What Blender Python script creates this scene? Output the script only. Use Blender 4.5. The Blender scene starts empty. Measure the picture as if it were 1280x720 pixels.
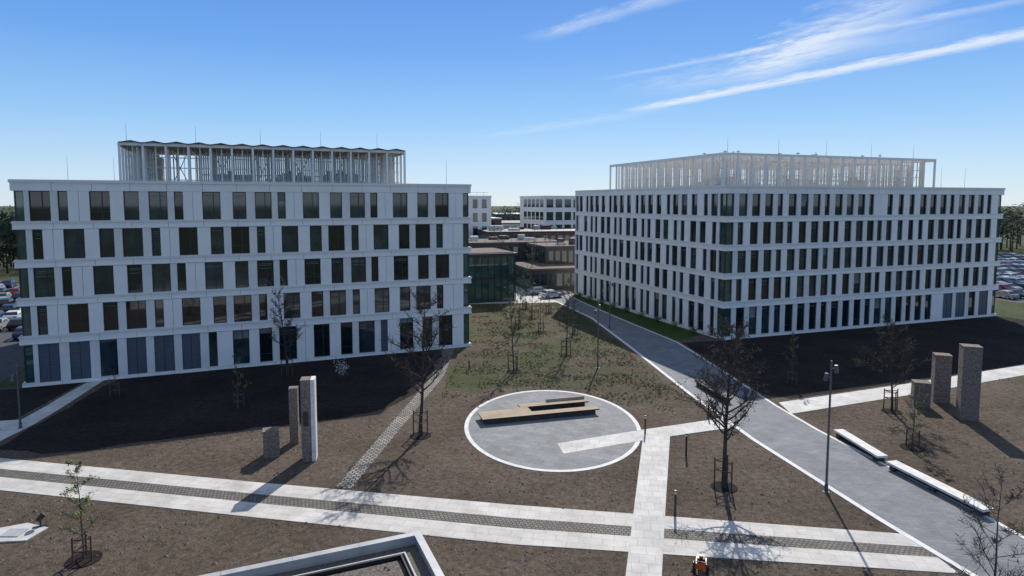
import bpy, math, random
from mathutils import Vector, Matrix, noise as mnoise
random.seed(7)
R=random.Random(11)
scene=bpy.context.scene
scene.view_settings.view_transform='Standard'
scene.view_settings.look='None'
scene.view_settings.exposure=0

# ------------------------------------------------------------------ materials
def nn(nt,t,**k):
    n=nt.nodes.new(t)
    for a,b in k.items(): setattr(n,a,b)
    return n
def mat(name,col,rough=.8,var=.0,scale=2.0,col2=None,bump=0.0,bscale=None,spec=.5,metal=0.0,detail=3,stretch=None,ior=1.5):
    m=bpy.data.materials.new(name);m.use_nodes=True
    nt=m.node_tree;b=nt.nodes['Principled BSDF']
    b.inputs['Roughness'].default_value=rough
    b.inputs['Metallic'].default_value=metal
    b.inputs['IOR'].default_value=ior
    b.inputs['Specular IOR Level'].default_value=spec
    b.inputs['Base Color'].default_value=(*col,1)
    tc=nn(nt,'ShaderNodeTexCoord')
    src=tc.outputs['Object']
    if stretch:
        mp=nn(nt,'ShaderNodeMapping');mp.inputs['Scale'].default_value=stretch
        nt.links.new(src,mp.inputs['Vector']);src=mp.outputs['Vector']
    if var>0 or col2:
        n=nn(nt,'ShaderNodeTexNoise');n.inputs['Scale'].default_value=scale;n.inputs['Detail'].default_value=detail
        n.inputs['Roughness'].default_value=.65
        nt.links.new(src,n.inputs['Vector'])
        r=nn(nt,'ShaderNodeValToRGB')
        c2=col2 if col2 else tuple(c*(1-var) for c in col)
        c1=col if col2 else tuple(min(1,c*(1+var)) for c in col)
        r.color_ramp.elements[0].position=.36;r.color_ramp.elements[1].position=.64
        r.color_ramp.elements[0].color=(*c2,1);r.color_ramp.elements[1].color=(*c1,1)
        nt.links.new(n.outputs['Fac'],r.inputs['Fac'])
        nt.links.new(r.outputs['Color'],b.inputs['Base Color'])
    if bump>0:
        n2=nn(nt,'ShaderNodeTexNoise');n2.inputs['Scale'].default_value=bscale or scale*3;n2.inputs['Detail'].default_value=3
        nt.links.new(src,n2.inputs['Vector'])
        bp=nn(nt,'ShaderNodeBump');bp.inputs['Strength'].default_value=bump;bp.inputs['Distance'].default_value=.1
        nt.links.new(n2.outputs['Fac'],bp.inputs['Height']);nt.links.new(bp.outputs['Normal'],b.inputs['Normal'])
    return m
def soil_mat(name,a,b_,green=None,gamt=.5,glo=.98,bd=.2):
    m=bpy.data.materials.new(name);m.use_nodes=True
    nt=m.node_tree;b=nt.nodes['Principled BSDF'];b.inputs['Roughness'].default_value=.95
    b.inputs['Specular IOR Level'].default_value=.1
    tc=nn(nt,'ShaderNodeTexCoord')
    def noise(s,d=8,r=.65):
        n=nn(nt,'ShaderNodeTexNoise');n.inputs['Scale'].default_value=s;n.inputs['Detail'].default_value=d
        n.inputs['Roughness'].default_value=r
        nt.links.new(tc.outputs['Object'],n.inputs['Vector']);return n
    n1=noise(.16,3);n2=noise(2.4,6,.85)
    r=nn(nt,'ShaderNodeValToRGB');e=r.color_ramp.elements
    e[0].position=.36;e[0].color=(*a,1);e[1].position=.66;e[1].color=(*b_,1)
    nt.links.new(n1.outputs['Fac'],r.inputs['Fac'])
    r2=nn(nt,'ShaderNodeValToRGB');e=r2.color_ramp.elements
    e[0].position=.36;e[0].color=(.45,.45,.45,1);e[1].position=.66;e[1].color=(1.45,1.42,1.38,1)
    nt.links.new(n2.outputs['Fac'],r2.inputs['Fac'])
    mx=nn(nt,'ShaderNodeMix',data_type='RGBA',blend_type='MULTIPLY');mx.inputs['Factor'].default_value=1
    nt.links.new(r.outputs['Color'],mx.inputs['A']);nt.links.new(r2.outputs['Color'],mx.inputs['B'])
    out=mx.outputs['Result']
    if green:
        n3=noise(.7,5,.85);n4=noise(.11,2)
        ad=nn(nt,'ShaderNodeMath',operation='ADD');nt.links.new(n3.outputs['Fac'],ad.inputs[0]);nt.links.new(n4.outputs['Fac'],ad.inputs[1])
        mr=nn(nt,'ShaderNodeMapRange');mr.inputs['From Min'].default_value=glo;mr.inputs['From Max'].default_value=glo+.18
        mr.inputs['To Max'].default_value=gamt
        nt.links.new(ad.outputs[0],mr.inputs['Value'])
        m2=nn(nt,'ShaderNodeMix',data_type='RGBA');nt.links.new(mr.outputs['Result'],m2.inputs['Factor'])
        nt.links.new(out,m2.inputs['A']);m2.inputs['B'].default_value=(*green,1);out=m2.outputs['Result']
    nt.links.new(out,b.inputs['Base Color'])
    bp=nn(nt,'ShaderNodeBump');bp.inputs['Strength'].default_value=.9;bp.inputs['Distance'].default_value=bd
    nt.links.new(n2.outputs['Fac'],bp.inputs['Height']);nt.links.new(bp.outputs['Normal'],b.inputs['Normal'])
    return m
def paving(name,c1,c2,mortar,bw,bh,rot=0,rough=.8,msize=.02,var=.25,spec=.3,off=.5):
    m=bpy.data.materials.new(name);m.use_nodes=True
    nt=m.node_tree;b=nt.nodes['Principled BSDF'];b.inputs['Roughness'].default_value=rough
    b.inputs['Specular IOR Level'].default_value=spec
    tc=nn(nt,'ShaderNodeTexCoord');mp=nn(nt,'ShaderNodeMapping');mp.inputs['Rotation'].default_value=(0,0,rot)
    nt.links.new(tc.outputs['Object'],mp.inputs['Vector'])
    br=nn(nt,'ShaderNodeTexBrick');br.offset=off
    br.inputs['Color1'].default_value=(*c1,1);br.inputs['Color2'].default_value=(*c2,1);br.inputs['Mortar'].default_value=(*mortar,1)
    br.inputs['Scale'].default_value=1;br.inputs['Brick Width'].default_value=bw;br.inputs['Row Height'].default_value=bh
    br.inputs['Mortar Size'].default_value=msize;br.inputs['Mortar Smooth'].default_value=.1
    nt.links.new(mp.outputs['Vector'],br.inputs['Vector'])
    n=nn(nt,'ShaderNodeTexNoise');n.inputs['Scale'].default_value=.45;n.inputs['Detail'].default_value=6;n.inputs['Roughness'].default_value=.75
    nt.links.new(tc.outputs['Object'],n.inputs['Vector'])
    mr=nn(nt,'ShaderNodeMapRange');mr.inputs['From Min'].default_value=.3;mr.inputs['From Max'].default_value=.7
    mr.inputs['To Min'].default_value=1-var;mr.inputs['To Max'].default_value=1+var*.6
    nt.links.new(n.outputs['Fac'],mr.inputs['Value'])
    mx=nn(nt,'ShaderNodeMix',data_type='RGBA',blend_type='MULTIPLY');mx.inputs['Factor'].default_value=1
    nt.links.new(br.outputs['Color'],mx.inputs['A']);nt.links.new(mr.outputs['Result'],mx.inputs['B'])
    nt.links.new(mx.outputs['Result'],b.inputs['Base Color'])
    return m
GA=math.radians(22.9)
M={}
M['panel']=mat('white_facade_panel',(.88,.83,.765),.55,.04,.35)
M['panel2']=mat('grey_facade_pier',(.76,.715,.66),.6,.06,.4)
M['backing']=mat('facade_joint',(.28,.275,.27),.8)
M['ledge']=mat('facade_ledge',(.79,.75,.695),.6)
M['roofmat']=mat('roof_membrane',(.22,.22,.21),.9,.2,.5)
M['frame']=mat('window_frame',(.028,.03,.034),.4,.1,3)
M['g1']=mat('window_glass_dark',(.009,.015,.018),.03,.4,.35,ior=1.75)
M['g2']=mat('window_glass_blue',(.018,.034,.042),.04,.5,.5,ior=1.85)
M['g3']=mat('window_glass_green',(.03,.05,.047),.05,.5,.7,ior=1.8)
M['g4']=mat('corner_glass',(.035,.085,.075),.03,.4,.5,ior=1.95)
M['blind']=mat('roller_blind',(.19,.20,.20),.7,.15,1)
M['ceil']=mat('ceiling_light_strip',(.12,.14,.14),.4,.3,1.5)
M['louvre']=mat('louvre_grey',(.075,.09,.115),.5,.15,1,stretch=(1,1,12))
M['steel']=mat('pergola_steel',(.84,.80,.74),.45,.06,1)
M['mesh']=mat('screen_slat',(.68,.66,.62),.6,.1,1)
M['pv']=mat('solar_panel',(.03,.035,.05),.3,.2,2)
M['rod']=mat('rod_metal',(.35,.35,.36),.4,metal=.6)
M['concrete']=mat('concrete',(.50,.48,.45),.85,.18,1.2,bump=.15,bscale=12)
M['pale']=paving('pale_slabs',(.60,.565,.52),(.54,.505,.465),(.36,.335,.305),1.2,.6,math.radians(10.5),msize=.012,var=.28)
M['pale2']=paving('pale_slabs_b',(.62,.595,.555),(.55,.525,.49),(.36,.335,.305),.8,.8,math.radians(8),msize=.012,var=.28)
M['cobble']=paving('cobble_band',(.21,.185,.16),(.14,.122,.105),(.05,.045,.038),.24,.22,math.radians(10.5),msize=.03,var=.35)
M['cobble2']=paving('cobble_path',(.36,.33,.295),(.22,.20,.18),(.055,.05,.045),.34,.28,math.radians(-6),msize=.05,var=.4)
M['greypave']=paving('blue_grey_pavers',(.215,.222,.235),(.18,.187,.20),(.12,.123,.13),.6,.3,math.radians(8),msize=.01,spec=.25,rough=.8,var=.3)
M['circpave']=paving('circle_pavers',(.26,.262,.265),(.21,.213,.216),(.14,.142,.145),.9,.6,GA,msize=.014,spec=.25,rough=.8,var=.3)
M['curb']=mat('pale_edge_stone',(.66,.64,.61),.8,.1,1.5)
M['asphalt']=mat('asphalt',(.055,.055,.058),.9,.2,1.0)
M['soil']=soil_mat('planting_soil',(.115,.087,.067),(.165,.13,.103),green=(.085,.08,.045),gamt=.15,glo=1.02)
M['mulch_and_shade']=soil_mat('mulch_and_painted_shade',(.026,.021,.020),(.042,.035,.032))  # real mulch at tree rings; elsewhere building shade painted as darker soil
M['soilg']=soil_mat('sparse_grass_soil',(.10,.082,.058),(.14,.116,.085),green=(.068,.085,.030),gamt=.8,glo=.93)
M['field']=soil_mat('field_ground',(.07,.085,.04),(.12,.12,.07),green=(.05,.08,.025),gamt=.7)
M['lawn']=soil_mat('lawn_grass',(.05,.09,.02),(.075,.12,.03),green=(.04,.08,.015),gamt=.7)
M['clod']=mat('soil_clods',(.15,.118,.094),.95,.35,1.5)
M['tuft']=mat('grass_tuft',(.080,.105,.035),.9,.4,.5)
M['bark']=mat('bark',(.085,.068,.055),.9,.3,6)
M['bark2']=mat('bark_dark',(.05,.04,.033),.9,.3,6)
M['bud']=mat('young_leaf',(.16,.17,.045),.8,.3,3)
M['leafg']=mat('fresh_leaf',(.12,.19,.04),.8,.3,3)
M['dryleaf']=mat('dry_leaf',(.10,.07,.045),.9,.3,3)
M['blossom']=mat('blossom',(.6,.58,.55),.8,.15,3)
M['stake']=mat('stake_wood',(.09,.06,.04),.85,.3,5)
M['wood']=paving('bench_wood',(.50,.38,.27),(.40,.30,.20),(.05,.035,.025),8,.14,0,msize=.015)
M['darkwood']=mat('dark_timber',(.05,.04,.035),.8,.3,4)
M['black']=mat('black_metal',(.02,.02,.022),.45,.2,4)
M['pole']=mat('lamp_pole_paint',(.10,.105,.11),.45,.15,3)
M['lens']=mat('lamp_lens',(.5,.5,.48),.2,.1,4)
M['brownstone']=mat('rubble_stone',(.29,.235,.20),.95,.0,7,col2=(.12,.095,.08),bump=.6,bscale=14,detail=6)
M['palestone']=mat('pale_stone_face',(.68,.65,.61),.85,.12,2,bump=.12)
M['orange']=mat('orange_paint',(.55,.10,.02),.4,.2,5)
M['rubber']=mat('rubber',(.02,.02,.02),.9,.2,8)
M['gravel']=mat('roof_gravel',(.22,.185,.155),.95,0,9,col2=(.08,.066,.055),bump=.7,bscale=20,detail=5)
M['metalpale']=mat('parapet_metal',(.42,.42,.415),.45,.12,1,metal=.2)
M['brownroof']=mat('brown_roof',(.12,.085,.075),.9,.25,.6)
M['darkclad']=mat('dark_cladding',(.045,.043,.045),.6,.25,1)
M['treemass']=mat('distant_twigs',(.075,.068,.048),.95,.35,.12)
M['treemass2']=mat('distant_evergreen',(.035,.05,.022),.95,.35,.15)

# ------------------------------------------------------------------ mesh builder
class MB:
    def __init__(s): s.v=[];s.f=[];s.m=[];s.mats=[]
    def mi(s,m):
        m=M[m]
        if m not in s.mats: s.mats.append(m)
        return s.mats.index(m)
    def box(s,a,b,m,rot=0,piv=None):
        x0,x1=sorted((a[0],b[0]));y0,y1=sorted((a[1],b[1]));z0,z1=sorted((a[2],b[2]))
        if x1-x0<1e-5 or y1-y0<1e-5 or z1-z0<1e-5: return
        n=len(s.v);vs=[(x0,y0,z0),(x1,y0,z0),(x1,y1,z0),(x0,y1,z0),(x0,y0,z1),(x1,y0,z1),(x1,y1,z1),(x0,y1,z1)]
        if rot:
            cx,cy=piv if piv else ((x0+x1)/2,(y0+y1)/2);c,si=math.cos(rot),math.sin(rot)
            vs=[(cx+(x-cx)*c-(y-cy)*si,cy+(x-cx)*si+(y-cy)*c,z) for x,y,z in vs]
        s.v+=vs;k=s.mi(m)
        for q in ((0,3,2,1),(4,5,6,7),(0,1,5,4),(1,2,6,5),(2,3,7,6),(3,0,4,7)):
            s.f.append(tuple(n+i for i in q));s.m.append(k)
    def poly(s,pts,m):
        n=len(s.v);s.v+=[tuple(p) for p in pts];s.f.append(tuple(range(n,n+len(pts))));s.m.append(s.mi(m))
    def prism(s,pts,z0,z1,m):
        n=len(s.v);k=len(pts);A=sum(pts[i][0]*pts[(i+1)%k][1]-pts[(i+1)%k][0]*pts[i][1] for i in range(k))
        if A<0: pts=pts[::-1]
        s.v+=[(x,y,z0) for x,y in pts]+[(x,y,z1) for x,y in pts];mi=s.mi(m)
        s.f.append(tuple(n+k+i for i in range(k)));s.m.append(mi)
        for i in range(k):
            j=(i+1)%k;s.f.append((n+i,n+j,n+k+j,n+k+i));s.m.append(mi)
    def tube(s,pts,rad,m,n=6,cap=True):
        mi=s.mi(m);rings=[];N=len(pts)
        for i,p in enumerate(pts):
            p=Vector(p);d=Vector(pts[min(i+1,N-1)])-Vector(pts[max(i-1,0)])
            if d.length<1e-6:d=Vector((0,0,1))
            d.normalize();up=Vector((0,0,1)) if abs(d.z)<.9 else Vector((1,0,0))
            a=d.cross(up).normalized();b=d.cross(a)
            st=len(s.v)
            for k in range(n):
                t=2*math.pi*k/n;q=p+(a*math.cos(t)+b*math.sin(t))*rad[i];s.v.append(tuple(q))
            rings.append(st)
        for i in range(N-1):
            for k in range(n):
                j=(k+1)%n;s.f.append((rings[i]+k,rings[i]+j,rings[i+1]+j,rings[i+1]+k));s.m.append(mi)
        if cap:
            s.f.append(tuple(rings[0]+k for k in range(n))[::-1]);s.m.append(mi)
            s.f.append(tuple(rings[-1]+k for k in range(n)));s.m.append(mi)
    def obj(s,name,loc=(0,0,0),rz=0,parent=None,smooth=False):
        me=bpy.data.meshes.new(name);me.from_pydata(s.v,[],s.f)
        for m in s.mats: me.materials.append(m)
        me.polygons.foreach_set('material_index',s.m)
        if smooth: me.polygons.foreach_set('use_smooth',[True]*len(s.f))
        me.update();o=bpy.data.objects.new(name,me);scene.collection.objects.link(o)
        o.location=loc;o.rotation_euler=(0,0,rz)
        if parent:o.parent=parent
        return o
def empty(name,loc=(0,0,0),rz=0):
    o=bpy.data.objects.new(name,None);scene.collection.objects.link(o);o.location=loc;o.rotation_euler=(0,0,rz);o.empty_display_size=.5
    return o

# ------------------------------------------------------------------ ground
g=MB();S=2500
g.poly([(-S,-S,0),(S,-S,0),(S,S,0),(-S,S,0)],'field');g.obj('ground')
def sheet(name,pts,z,m,h=None):
    b=MB();b.prism(pts,-.01 if h is None else z-h,z,m);return b.obj(name)
def wavy(pts,amp=.35,step=1.2):
    out=[]
    for i in range(len(pts)):
        a=Vector(pts[i]);b=Vector(pts[(i+1)%len(pts)]);n=max(1,int((b-a).length/step))
        for j in range(n):
            p=a.lerp(b,j/n);v=mnoise.noise_vector(Vector((p.x*.5,p.y*.5,3.1)));out.append((p.x+v.x*amp,p.y+v.y*amp))
    return out
sheet('planting_soil',[(-75,12),(75,12),(85,70),(74,100),(26,82),(10,122),(-6,112),(-4.9,78),(-46,60),(-75,50)],.012,'soil')
sheet('sparse_lawn',wavy([(-4,57.5),(-1,59.5),(4,60),(8,58.5),(10.5,55),(13,54),(15.6,53.5),(15.2,60),(11.5,96),(7.5,111),(-6.5,109),(-5.5,80),(-6.9,70),(-6.6,63.6),(-6.2,59)],.7),.018,'soilg')
sheet('lawn_strip',[(21.2,79.5),(25.2,84),(11.2,120.6),(11.0,114)],.022,'lawn')
SH1=[(-39.3,62.3),(-37.6,50),(-36.9,44.2),(-33,43.6),(-30,44.3),(-26,46.2),(-20,48.6),(-15,50.4),(-11.6,52.2),(-9.1,57),(-8.2,63.6),(-8.0,75.5)]  # outlines of ground darkened by colour within the building shadows
SH2=[(-62,52),(-46.4,59.3),(-41.9,61.2),(-41.2,57),(-40.0,49),(-39.8,44.4),(-56,47.6)]
SH3=[(22.0,70),(21.3,79),(26.8,80),(74.7,97.5),(80,90),(79,79),(56,68.6),(38,61),(25,56),(23.0,57.5)]
sheet('painted_shade',wavy(SH1,.5),.020,'mulch_and_shade')  # dark sheets deepen the office shadows through ground colour
for q in (SH2,SH3): sheet('painted_shade',q,.020,'mulch_and_shade')
U=[(-75,50.5),(-35.2,42.7),(-16.1,38.9),(0,35.9),(20.9,32.6)]
Lw=[(-75,46.0),(-31.3,37.8),(-15.3,34.6),(0,31.6),(21.2,29.0)]
def mixl(t): return [(a[0]*(1-t)+b[0]*t,a[1]*(1-t)+b[1]*t) for a,b in zip(U,Lw)]
def band(name,t0,t1,z,m):
    sheet(name,mixl(t0)+mixl(t1)[::-1],z,m)
band('pale_walkway',0,.36,.040,'pale');band('cobble_walkway',.36,.62,.034,'cobble');band('pale_walkway',.62,1,.040,'pale')
mL=[(22.3,18),(21.75,28.8),(20.4,34.2),(17.9,46.1),(16.3,57.6),(14.4,76),(12.1,95.7),(7.8,112),(2,125)]
mR=[(28.6,18),(27.4,28),(26.6,34.2),(24.9,42),(23.6,48),(22.8,54),(21.6,70),(20.7,79),(16.1,96),(11.9,113),(10,125)]
sheet('main_avenue',mL+mR[::-1],.030,'greypave')
def strip(name,line,w,z,m):
    L=[];Rr=[]
    for i,p in enumerate(line):
        a=Vector(line[max(i-1,0)]);b=Vector(line[min(i+1,len(line)-1)]);d=(b-a).normalized();n=Vector((-d.y,d.x))*w/2
        L.append((p[0]+n.x,p[1]+n.y));Rr.append((p[0]-n.x,p[1]-n.y))
    return sheet(name,L+Rr[::-1],z,m)
strip('avenue_edge_stone',mL,.34,.05,'curb');strip('avenue_edge_stone',mR,.25,.05,'curb')
def ell(cx,cy,a,b,n=72): return [(cx+a*math.cos(2*math.pi*i/n),cy+b*math.sin(2*math.pi*i/n)) for i in range(n)]
cc=(3.15,49.5)
sheet('circle_plaza_rim',ell(*cc,6.9,9.1),.046,'curb')
sheet('circle_plaza',ell(*cc,6.58,8.75),.054,'circpave')
sheet('cross_path',[(3.3,45.3),(3.6,43.4),(9.6,45.9),(15.4,48.0),(17.3,48.6),(17.1,50.9),(16.1,50.4),(9.5,47.9)],.062,'pale2')
sheet('garden_path',[(9.7,46.2),(11.9,46.9),(8.75,35.2),(7.0,28.6),(6.1,22),(4.3,22),(5.3,28.6),(6.95,35.2)],.068,'pale2')
sheet('cobble_footpath',[(-10.9,38.2),(-9.9,38.0),(-7.9,55),(-6.9,63.6),(-6.9,76),(-7.9,76),(-8.1,63.6),(-9,55)],.026,'cobble2')
sheet('side_path',[(-37.7,45.8),(-37.9,49.5),(-38.6,53.8),(-39.5,58),(-40.3,62.2),(-41.6,62.0),(-40.9,57.5),(-40.2,53.9),(-39.6,50),(-39.3,46)],.026,'pale2')
sheet('side_path',[(-38.2,48.5),(-39.3,50.6),(-52,48.0),(-53,46.4)],.030,'pale2')
sheet('garden_path',[(23.4,54.9),(38,60.6),(56,68.2),(80,78),(80,73.5),(53,64.2),(38,57.8),(23.2,51.9)],.044,'pale2')
dm=MB();dm.prism([(-27.6,31.6),(-25.2,31.9),(-25.0,33.2),(-26.5,33.7),(-27.9,33.0)],0,.09,'concrete')
dm.box((-26.9,32.2,.09),(-25.9,33.0,.13),'metalpale');dm.obj('manhole_slab')
def inpoly(x,y,P):
    c=False;j=len(P)-1
    for i in range(len(P)):
        if (P[i][1]>y)!=(P[j][1]>y) and x<(P[j][0]-P[i][0])*(y-P[i][1])/(P[j][1]-P[i][1])+P[i][0]: c=not c
        j=i
    return c
blocks=[U+Lw[::-1],mL+mR[::-1],ell(*cc,7,9.2,24),[(9.7,46.2),(11.9,46.9),(8.75,35.2),(7.0,28.6),(6.1,22),(4.3,22),(5.3,28.6),(6.95,35.2)],
 [(9,48),(17,51),(17,48.3),(9.6,45.7)],[(23.4,54.9),(56,68.2),(53,64.2),(23.2,51.9)],[(-10.9,38.2),(-9.9,38),(-6.9,63.6),(-6.9,76),(-7.9,76),(-8.1,63.6)],
 [(-42,62),(-40,62),(-37.5,45.8),(-53,46),(-53,48),(-40,51)]]
def free(x,y): return not any(inpoly(x,y,P) for P in blocks)
cb=MB();k=cb.mi('clod')
for i in range(42000):
    y=24+ (R.random()**1.4)*56;x=R.uniform(-.85,.85)*y
    if x>60 or x<-60 or not free(x,y): continue
    if y>59+ (x+46)*.42 and x<-4: continue
    if x>24 and y>79: continue
    if any(inpoly(x,y,q) for q in (SH1,SH2,SH3)): continue
    if mnoise.noise(Vector((x*.3,y*.3,0)))<R.uniform(-.6,.35): continue
    s=R.uniform(.02,.07)*(1.0 if R.random()<.93 else 2.0);n=len(cb.v);a=R.random()*6.28
    for t in range(5):
        q=a+t*1.257;sx=s*R.uniform(.7,1.3);cb.v.append((x+sx*math.cos(q),y+sx*math.sin(q),0.01))
    cb.v.append((x+s*R.uniform(-.3,.3),y+s*R.uniform(-.3,.3),s*.85))
    for t in range(5): cb.f.append((n+t,n+(t+1)%5,n+5));cb.m.append(k)
cb.obj('soil_clods')
tb=MB();k=tb.mi('tuft')
def tuft(x,y,s):
    for j in range(5):
        a=R.random()*6.28;r=s*.5;n=len(tb.v);h=s*R.uniform(.5,1.1)
        bx,by=x+R.uniform(-.5,.5)*s,y+R.uniform(-.5,.5)*s;w=s*.16
        tb.v+= [(bx-w*math.sin(a),by+w*math.cos(a),0),(bx+w*math.sin(a),by-w*math.cos(a),0),(bx+r*math.cos(a),by+r*math.sin(a),h)]
        tb.f.append((n,n+1,n+2));tb.m.append(k)
meadow=[(-6.5,56),(4,58),(15.5,50),(15.2,60),(11.5,96),(7.5,111),(-6.5,109),(-5.5,80)]
for i in range(26000):
    x=R.uniform(-8,16);y=R.uniform(50,110)
    if mnoise.noise(Vector((x*.28,y*.28,5)))+.5*mnoise.noise(Vector((x*.9,y*.9,9)))<R.uniform(-.35,.3)+max(0,(60-y)*.04): continue
    if inpoly(x,y,meadow) and free(x,y): tuft(x,y,R.uniform(.07,.2))
for i in range(2500):
    y=R.uniform(28,60);x=R.uniform(-.8,.8)*y
    if mnoise.noise(Vector((x*.2,y*.2,2)))<R.uniform(-.2,.2): continue
    if free(x,y) and not any(inpoly(x,y,q) for q in (SH1,SH2,SH3)) and not(y>58+(x+46)*.42 and x<-4): tuft(x,y,R.uniform(.05,.12))
tb.obj('grass_tufts')

# ------------------------------------------------------------------ buildings
ZT=[18.6,14.98,11.36,7.74];WH=2.85
def expand(pattern,period,start,L,endgap):
    o=[];x=start
    while x<L:
        for a,b in pattern:
            if x+b<L-endgap: o.append((x+a,x+b,'w'))
        x+=period
    return o
def facade(wb,gb,P,L,rows,ztop,side=False,seed=0):
    rr=random.Random(seed)
    def bx(t,s0,s1,d0,d1,z0,z1,m):
        a=P(s0,d0);b=P(s1,d1);t.box((a[0],a[1],z0),(b[0],b[1],z1),m)
    sb=.45 if side else .06;sp=.06 if side else 0;eb=0 if side else .06
    def panels(s0,s1,z0,z1,maxw=3.4):
        n=max(1,math.ceil((s1-s0)/maxw));w=(s1-s0)/n
        for i in range(n):
            bx(wb,s0+i*w+(.018 if i else 0),s0+(i+1)*w-(.018 if i<n-1 else 0),0,.06,z0,z1,'panel')
    z=0
    for (zb,zt,ops) in rows:
        bx(wb,sb,L-eb,.06,.45,z,zb,'backing');panels(sp,L,z+(.02 if z>0 else 0),zb-.02)
        if z>0:
            bx(wb,sp,L,-.10,-.002,zb-.17,zb-.04,'ledge')
            bx(wb,sp,L,-.05,-.002,z+.03,z+.10,'ledge')
        cur=0;lst=sorted(ops)+[(L,L,'e')]
        for a,b,kd in lst:
            if a-cur>.02:
                s0=max(cur,sb) if cur==0 else cur
                s1=a if kd!='e' else L-eb
                bx(wb,s0,s1,.06,.45,zb,zt,'backing')
                q0=max(cur,sp);q1=a
                if q1-q0>1.5:
                    mid=q0+(q1-q0)*.5
                    bx(wb,q0,mid-.018,0,.06,zb,zt,'panel');bx(wb,mid+.018,q1,0,.06,zb,zt,'panel')
                else: bx(wb,q0,q1,.0 if q1-q0>1 else .03,.06,zb,zt,'panel' if q1-q0>.95 else 'panel2')
            cur=b
            if kd=='e': break
            ga,gbb=a,b
            cl=a<=.01;cr=b>=L-.01
            if cl: ga=.27
            if cr: gbb=L-.27
            fw=.07
            if kd=='d':
                bx(gb,ga,gbb,.16,.22,zb,zt,'louvre')
                bx(gb,(ga+gbb)/2-.02,(ga+gbb)/2+.02,.14,.159,zb,zt,'frame')
                continue
            gm='g4' if (cl or cr) else rr.choices(['g1','g2','g3'],[7,4,2])[0]
            bx(gb,ga,gbb,.27,.285,zb,zt,gm)
            if not(cl or cr):
                q=rr.random()
                if q<.06:
                    hh=rr.choice([.5,.9,1.4]);bx(gb,ga+fw,gbb-fw,.262,.2695,zt-fw-hh,zt-fw,'blind')
                elif q<.5:
                    n=rr.choice([1,2,3]);z1=zt-.35
                    for j in range(n):
                        bx(gb,ga+fw+.1,gbb-fw-.1,.265,.2695,z1-.055,z1,'ceil');z1-=.16*(j+1)
            bx(gb,ga,gbb,.21,.269,zt-fw,zt,'frame');bx(gb,ga,gbb,.21,.269,zb,zb+fw,'frame')
            bx(gb,ga,ga+fw,.21,.269,zb+fw,zt-fw,'frame');bx(gb,gbb-fw,gbb,.21,.269,zb+fw,zt-fw,'frame')
            if b-a>1.5 and not(cl or cr):
                mx=ga+(gbb-ga)*.60;bx(gb,mx-.035,mx+.035,.21,.269,zb+fw,zt-fw,'frame')
            if b-a>1.2 and rr.random()<.4 and not(cl or cr):
                bx(gb,ga+fw,gbb-fw,.225,.261,zb+.85,zb+.90,'frame')
            bx(wb,a,b,-.03,.20,zb-.001,zb+.035,'ledge')
        z=zt
    bx(wb,sb,L-eb,.06,.45,z,ztop,'backing');panels(sp,L,z+.02,ztop)
    bx(wb,sp,L,-.12,-.002,ztop-.22,ztop+.06,'ledge')
def rowsfor(L,A,B,G,period,corner=True,triple=None,cw=1.0):
    rows=[]
    ce=[(0,cw,'w'),(L-cw,L,'w')] if corner else []
    rows.append((.35,4.05,ce+G))
    for i,zt in enumerate(reversed(ZT)):
        pat=B if i%2==0 else A
        ops=list(ce)+pat
        if triple and i>=2:
            ops=[o for o in ops if o[1]<triple[0]-.4 or o[0]>triple[-1]+1.5]
            ops+=[(t,t+1.0,'w') for t in triple]
        rows.append((zt-WH,zt,ops))
    return rows
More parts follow.
